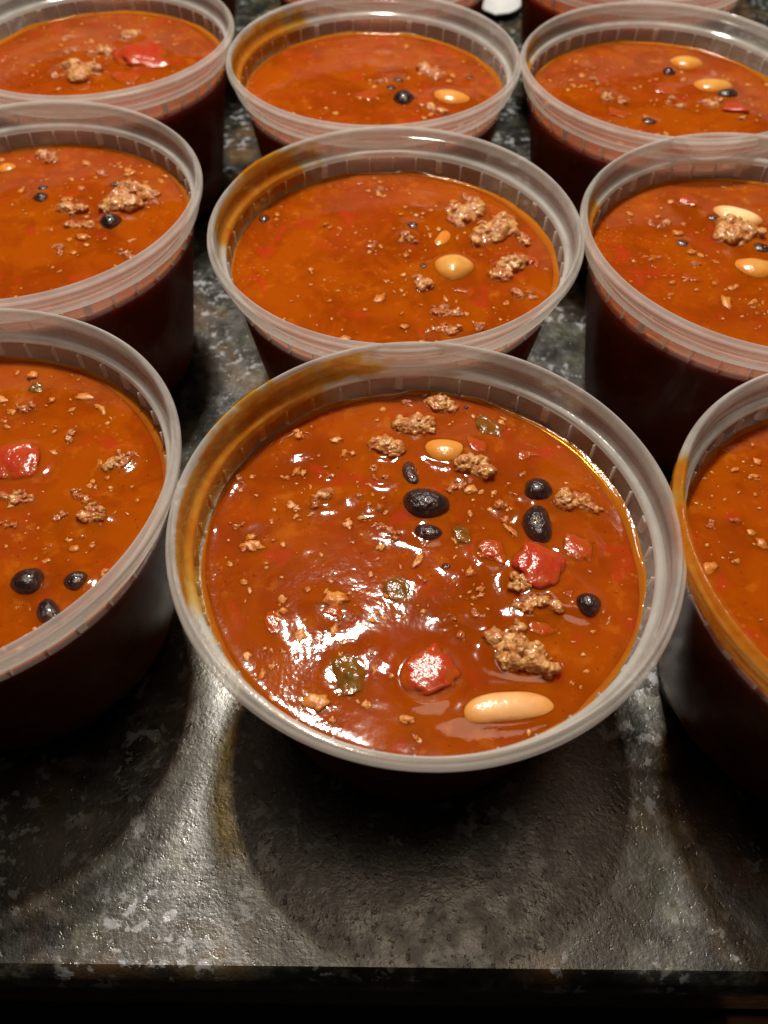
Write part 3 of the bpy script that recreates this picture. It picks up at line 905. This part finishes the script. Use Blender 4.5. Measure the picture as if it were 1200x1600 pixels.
# ------------------------------------------------------------------ the chili itself
def chili(k):
    cx, cy = CUPS[k][0], CUPS[k][1]
    front = k in 'AHI'
    seg = SEG_F if k == 'A' else (320 if front else 220)
    nr = 150 if k == 'A' else (110 if front else 70)
    R = SOUP_R
    rr = np.sqrt(np.linspace(0, 1, nr + 1))[1:]
    rr = 0.5 * rr + 0.5 * np.linspace(0, 1, nr + 1)[1:]
    ang = np.arange(seg) / seg * 2 * np.pi
    RR, AA = np.meshgrid(rr * R, ang, indexing='ij')
    X, Y = RR * np.cos(AA), RR * np.sin(AA)
    G = np.stack([X + cx, Y + cy, 0 * X], -1)
    h = 0.00010 * fbm(G * 80, 1, 2) + 0.00003 * fbm(G * 320, 4, 2)
    lumpy = np.clip(fbm(G * 40, 11, 2) * 1.6 + 0.35, 0, 1)
    h = h + lumpy * 0.00006 * np.clip(fbm(G * 210, 8, 2), -0.2, 1)
    h = h * np.clip((R - RR) / 0.004, 0.15, 1)
    h = h + 0.0007 * np.exp(-(R - RR) / 0.0010)                    # creeps up the wall
    for (fx, fy, yaw, la, lb, lift, ht, kd) in FOOT[k]:
        dx, dy = X - fx, Y - fy
        u = (dx * math.cos(yaw) + dy * math.sin(yaw)) / la
        v = (-dx * math.sin(yaw) + dy * math.cos(yaw)) / lb
        q = np.sqrt(u * u + v * v)
        d = (q - 1) * min(la, lb)
        top = 2 * ht * lift
        if lift > 0.3:
            amp = min(0.0007, 0.40 * top) * (0.45 if kd == 'G' else 1)
            h = h + amp * np.exp(-(np.clip(d, 0, None) / 0.0017) ** 1.3)
        else:
            h = h + min(0.0004, 0.6 * top) * np.exp(-(q * 0.8) ** 3)
    V = [(0, 0, float(SOUP_Z + h[0].mean()))]
    Zs = SOUP_Z + h
    V += list(zip(X.ravel(), Y.ravel(), Zs.ravel()))
    F = [(0, 1 + j, 1 + (j + 1) % seg) for j in range(seg)]
    for i in range(nr - 1):
        a, b = 1 + i * seg, 1 + (i + 1) * seg
        F += [(a + j, b + j, b + (j + 1) % seg, a + (j + 1) % seg) for j in range(seg)]
    last = 1 + (nr - 1) * seg
    for z in (0.0605, 0.055, 0.045, 0.035, 0.025, 0.015, 0.006, 0.0036):
        r = wall_r(z) - TH - 0.00012
        if z < 0.005:
            r -= 0.0012
        s0 = len(V)
        V += [(r * math.cos(t), r * math.sin(t), z) for t in ang]
        F += [(last + j, s0 + j, s0 + (j + 1) % seg, last + (j + 1) % seg) for j in range(seg)]
        last = s0
    c0 = len(V); V.append((0, 0, 0.0032))
    F += [(last + j, c0, last + (j + 1) % seg) for j in range(seg)]
    o = obj("chili", mesh_of("chili", V, F, M_SAUCE), None, (cx, cy, 0))
    tag(o, CHILI[k], "chili", "chili filling the plastic tubs")
    # oily ring where the sauce meets the wall
    n = 300
    RV, RF, m = [], [], 6
    for j in range(n):
        t = 2 * math.pi * j / n
        w = 0.0011 + 0.0008 * float(vnoise(np.array([[math.cos(t) * 2.2 + cx * 90, math.sin(t) * 2.2 + cy * 90, 3.0]]), 5)[0])
        w *= 1.0 + 0.6 * max(0.0, math.cos(t - math.radians(20)))
        up = 0.0011 + 0.0005 * float(vnoise(np.array([[math.cos(t) * 6 + cx * 90, math.sin(t) * 6, 9.0]]), 6)[0])
        w = max(w, 0.0006)
        ro = wall_r(SOUP_Z + up) - TH - 0.00003
        for (r, z) in ((ro, SOUP_Z - 0.001), (ro, SOUP_Z + up), (ro - 0.00012, SOUP_Z + up * 0.98), (ro - w * 0.35, SOUP_Z + 0.00085), (ro - w, SOUP_Z + 0.0004), (ro - w, SOUP_Z - 0.001)):
            RV.append((r * math.cos(t), r * math.sin(t), z))
    for j in range(n):
        j2 = (j + 1) % n
        for i in range(m):
            RF.append((j * m + i, j2 * m + i, j2 * m + (i + 1) % m, j * m + (i + 1) % m))
    obj("oil_ring", mesh_of("oil_ring", RV, RF, M_OIL), o)
    # crumbs too many and too small to count
    cnt = {'A': 850, 'H': 800, 'I': 700}.get(k, 800)
    CV, CF, off = [], [], 0
    U, IF = ICO[3] if k == 'A' else ICO[2]
    IF = np.array(IF)
    for _ in range(cnt):
        r, t = R * 0.97 * math.sqrt(random.random()), random.uniform(0, 2 * math.pi)
        x, y = r * math.cos(t), r * math.sin(t)
        dens = float(fbm(np.array([[(x + cx) * 55, (y + cy) * 55, 2.0]]), 21, 2)[0])
        near = sum(math.exp(-((x - f[0]) ** 2 + (y - f[1]) ** 2) / 0.007 ** 2) for f in FOOT[k])
        if min(1.0, near) * 0.75 + 0.10 + 0.25 * dens < random.random():
            continue
        s = min(0.0019, 0.00032 * math.exp(random.gauss(0.35, 0.65)))
        P = U * (1 + 0.50 * fbm(U * 2.2 + random.random() * 90, 31, 3))[:, None] * s * np.array([random.uniform(.8, 1.6), random.uniform(.6, 1.2), 0.42])
        q = random.uniform(0, 6.28)
        P = np.stack([P[:, 0] * math.cos(q) - P[:, 1] * math.sin(q) + x, P[:, 0] * math.sin(q) + P[:, 1] * math.cos(q) + y,
                      P[:, 2] + SOUP_Z + random.uniform(-0.34, 0.02) * s + 0.00008], 1)
        CV.append(P); CF.append(IF + off); off += len(U)
    cr = obj("crumbs", mesh_of("crumbs", np.concatenate(CV), np.concatenate(CF), M_CRUMB), o)
    cr["kind"] = "stuff"
    return o
CHILI = {
 'A': "glossy orange red chili with a broad white glare, in the front centre tub",
 'B': "smooth orange chili with lumps on its right side, second-row middle tub",
 'C': "brownish orange chili with a cluster of black beans, third-row middle tub",
 'D': "orange chili with scattered crumbles, in the second-row left tub",
 'E': "orange chili with pale red tomato on its right, third-row left tub",
 'F': "orange chili with cream and orange beans, in the second-row right tub",
 'G': "orange brown chili with two orange beans, in the third-row right tub",
 'H': "chunky orange chili with a pink tomato, in the front-row left tub",
 'I': "smooth deep orange chili in the front-row right tub with the smeared rim",
 'J': "chili in the far-row right tub, just showing at the top edge",
 'K': "chili in the far-row middle tub, a sliver at the top edge",
 'L': "chili in the far-row left tub, a dark side at the top edge",
}
for k in CUPS:
    chili(k)

# ------------------------------------------------------------------ sauce smeared on the tubs
def smear(k, a0, a1, path, lo, hi, thick, label, seed, bumpy=1.0):
    """a film lying on the tub wall: angles in degrees (0 = right, 90 = back), lo..hi = extent along the path"""
    cx, cy = CUPS[k][0], CUPS[k][1]
    pts = np.array(path)
    seglen = np.r_[0, np.cumsum(np.hypot(*np.diff(pts, axis=0).T))]
    seglen /= seglen[-1]
    na, ns = int(abs(a1 - a0) * 4) + 8, 40
    A, Sx = np.meshgrid(np.linspace(0, 1, na), np.linspace(0, 1, ns), indexing='ij')
    ang = np.radians(a0 + (a1 - a0) * A)
    r = np.interp(Sx, seglen, pts[:, 0]); z = np.interp(Sx, seglen, pts[:, 1])
    dr, dz = np.gradient(r, axis=1), np.gradient(z, axis=1)
    ln = np.hypot(dr, dz) + 1e-12
    nr_, nz_ = dz / ln, -dr / ln          # left-hand normal of the path
    Q = np.stack([np.cos(ang) * 14, np.sin(ang) * 14, z * 220], -1) + seed * 7.7
    edge = np.minimum(A, 1 - A) * abs(a1 - a0) / 26
    band = np.minimum((Sx - lo) / 0.16, (hi - Sx) / 0.16)
    f = np.minimum(edge, band + 0.25) + 0.6 * fbm(Q * 0.5, seed, 3)
    f = np.minimum(f, edge * 2)
    f = np.clip(f, 0, 1)
    t = thick * f * (0.45 + 0.4 * bumpy * (fbm(Q * 1.7, seed + 3, 3) * 0.6 + 0.6))
    t = np.where(f > 0, np.maximum(t, 0.00004), 0)
    def P(d):
        R = r + nr_ * d
        return np.stack([R * np.cos(ang), R * np.sin(ang), z + nz_ * d], -1)
    top, bot = P(t + 0.00005), P(np.full_like(t, 0.00003))
    keep = f > 0
    idx = -np.ones(keep.shape, int)
    V, F, TK = [], [], []
    cells = [(i, j) for i in range(na - 1) for j in range(ns - 1) if keep[i, j] and keep[i + 1, j] and keep[i, j + 1] and keep[i + 1, j + 1]]
    def vid(i, j):
        if idx[i, j] < 0:
            idx[i, j] = len(V); V.append(top[i, j]); V.append(bot[i, j]); TK.extend((f[i, j], f[i, j]))
        return idx[i, j]
    cs = set(cells)
    for (i, j) in cells:
        a, b, c, d = vid(i, j), vid(i + 1, j), vid(i + 1, j + 1), vid(i, j + 1)
        F.append((a, b, c, d)); F.append((d + 1, c + 1, b + 1, a + 1))
        for (p, q, ni, nj) in ((a, b, i, j - 1), (b, c, i + 1, j), (c, d, i, j + 1), (d, a, i - 1, j)):
            if (ni, nj) not in cs:
                F.append((p, p + 1, q + 1, q))
    if not F:
        return None
    me = mesh_of("sauce_smear", V, F, M_FILM)
    me.attributes.new('thickness', 'FLOAT', 'POINT').data.foreach_set('value', [float(x) for x in TK])
    o = obj("sauce_smear", me, None, (cx, cy, 0))
    return tag(o, label, "sauce smear", "smears of sauce on the plastic tubs")
INNER = [(0.0563, 0.0756), (0.0558, 0.0718), (0.0556, 0.0707), (0.0552, 0.0699), (0.0545, 0.0693), (0.0539, 0.0690), (0.0536, 0.0684), (0.0536, 0.0672), (wall_r(0.0635) - TH, 0.0635)]
TOP = [(0.0561, 0.0746), (0.0563, 0.0758), (0.0566, 0.0766), (0.0570, 0.0769), (0.0575, 0.0766), (0.0580, 0.0759), (0.0585, 0.0755), (0.0588, 0.0747), (0.0587, 0.0735)]
INN_R = INNER
# the path runs downwards on the inside, so its left-hand normal points to the tub axis; over the lip it runs outwards and points up
def smear_in(k, a0, a1, lo, hi, th, label, seed): return smear(k, a0, a1, INNER, lo, hi, th, label, seed)
def smear_top(k, a0, a1, lo, hi, th, label, seed):
    return smear(k, a0, a1, TOP[::-1], 1 - hi, 1 - lo, th, label, seed)
smear_in('A', 112, 214, 0.0, 1.0, 0.0006, "orange sauce film on the inner left wall of the front centre tub", 3)
smear_in('A', 95, 128, 0.0, 0.5, 0.0003, "faint orange tint on the inner back wall of the front centre tub", 8)
smear_top('A', 128, 158, 0.1, 1.0, 0.0007, "orange drips on top of the back left lip of the front centre tub", 5)
smear_in('B', 118, 190, 0.0, 0.95, 0.0006, "orange sauce film inside the left rim of the second-row middle tub", 11)
smear_top('B', 132, 160, 0.2, 1.0, 0.0005, "orange sauce on the lip at upper left of the second-row middle tub", 13)
smear_in('C', 122, 200, 0.05, 1.0, 0.0006, "yellow orange sauce inside the left rim of the third-row middle tub", 17)
smear_in('F', 150, 186, 0.1, 0.8, 0.0005, "small orange smear inside the left rim of the second-row right tub", 19)
smear_in('G', 148, 196, 0.0, 0.8, 0.0005, "small orange smear inside the left rim of the third-row right tub", 23)
smear_top('I', 152, 226, 0.1, 0.8, 0.0008, "thick glossy yellow orange sauce along the lip of the front-row right tub", 29)
OUT_I = [(0.0548, 0.0671), (0.0562, 0.0677), (0.0567, 0.0686), (0.0572, 0.0724), (0.0581, 0.0727), (0.0588, 0.0737)]
smear('I', 150, 250, OUT_I, -0.2, 1.2, 0.0005, "orange sauce running down the outside of the front-row right tub", 31)

# ------------------------------------------------------------------ white plastic spoon lying behind the third row
sp = at(783, 6, 0.0035)
def spoon():
    n, m = 40, 20
    V, F = [], []
    for side in (0, 1):
        for i in range(n + 1):
            t = i / n
            x = -0.020 + 0.14 * t
            half = 0.0135 * math.sqrt(max(0.0, 1 - ((x) / 0.0201) ** 2)) if x < 0.0165 else 0.0075 - 0.0025 * min(1, (x - 0.0165) / 0.04)
            if i == 0: half = 0.0004
            for j in range(m + 1):
                s = j / m * 2 - 1
                dip = -0.004 * (1 - s * s) * math.exp(-(x / 0.014) ** 2) + 0.010 * max(0, x - 0.015) / 0.1
                V.append((x, s * half, 0.0045 + dip + (0.0012 if side == 0 else 0)))
    w = m + 1; o2 = (n + 1) * w
    for i in range(n):
        for j in range(m):
            q = (i * w + j, (i + 1) * w + j, (i + 1) * w + j + 1, i * w + j + 1)
            F.append(q); F.append(tuple(o2 + x for x in reversed(q)))
    rim = [i * w for i in range(n + 1)] + [n * w + j for j in range(1, m + 1)] + [i * w + m for i in range(n - 1, -1, -1)] + [j for j in range(m - 1, 0, -1)]
    for a, b in zip(rim, rim[1:] + rim[:1]):
        F.append((b, a, o2 + a, o2 + b))
    return mesh_of("plastic_spoon", V, F, M_SPOON)
so = obj("plastic_spoon", spoon(), None, (sp[0], sp[1], 0.0), (0, 0, math.radians(75)))
tag(so, "white plastic spoon lying on the counter behind the third row, top of picture", "spoon")
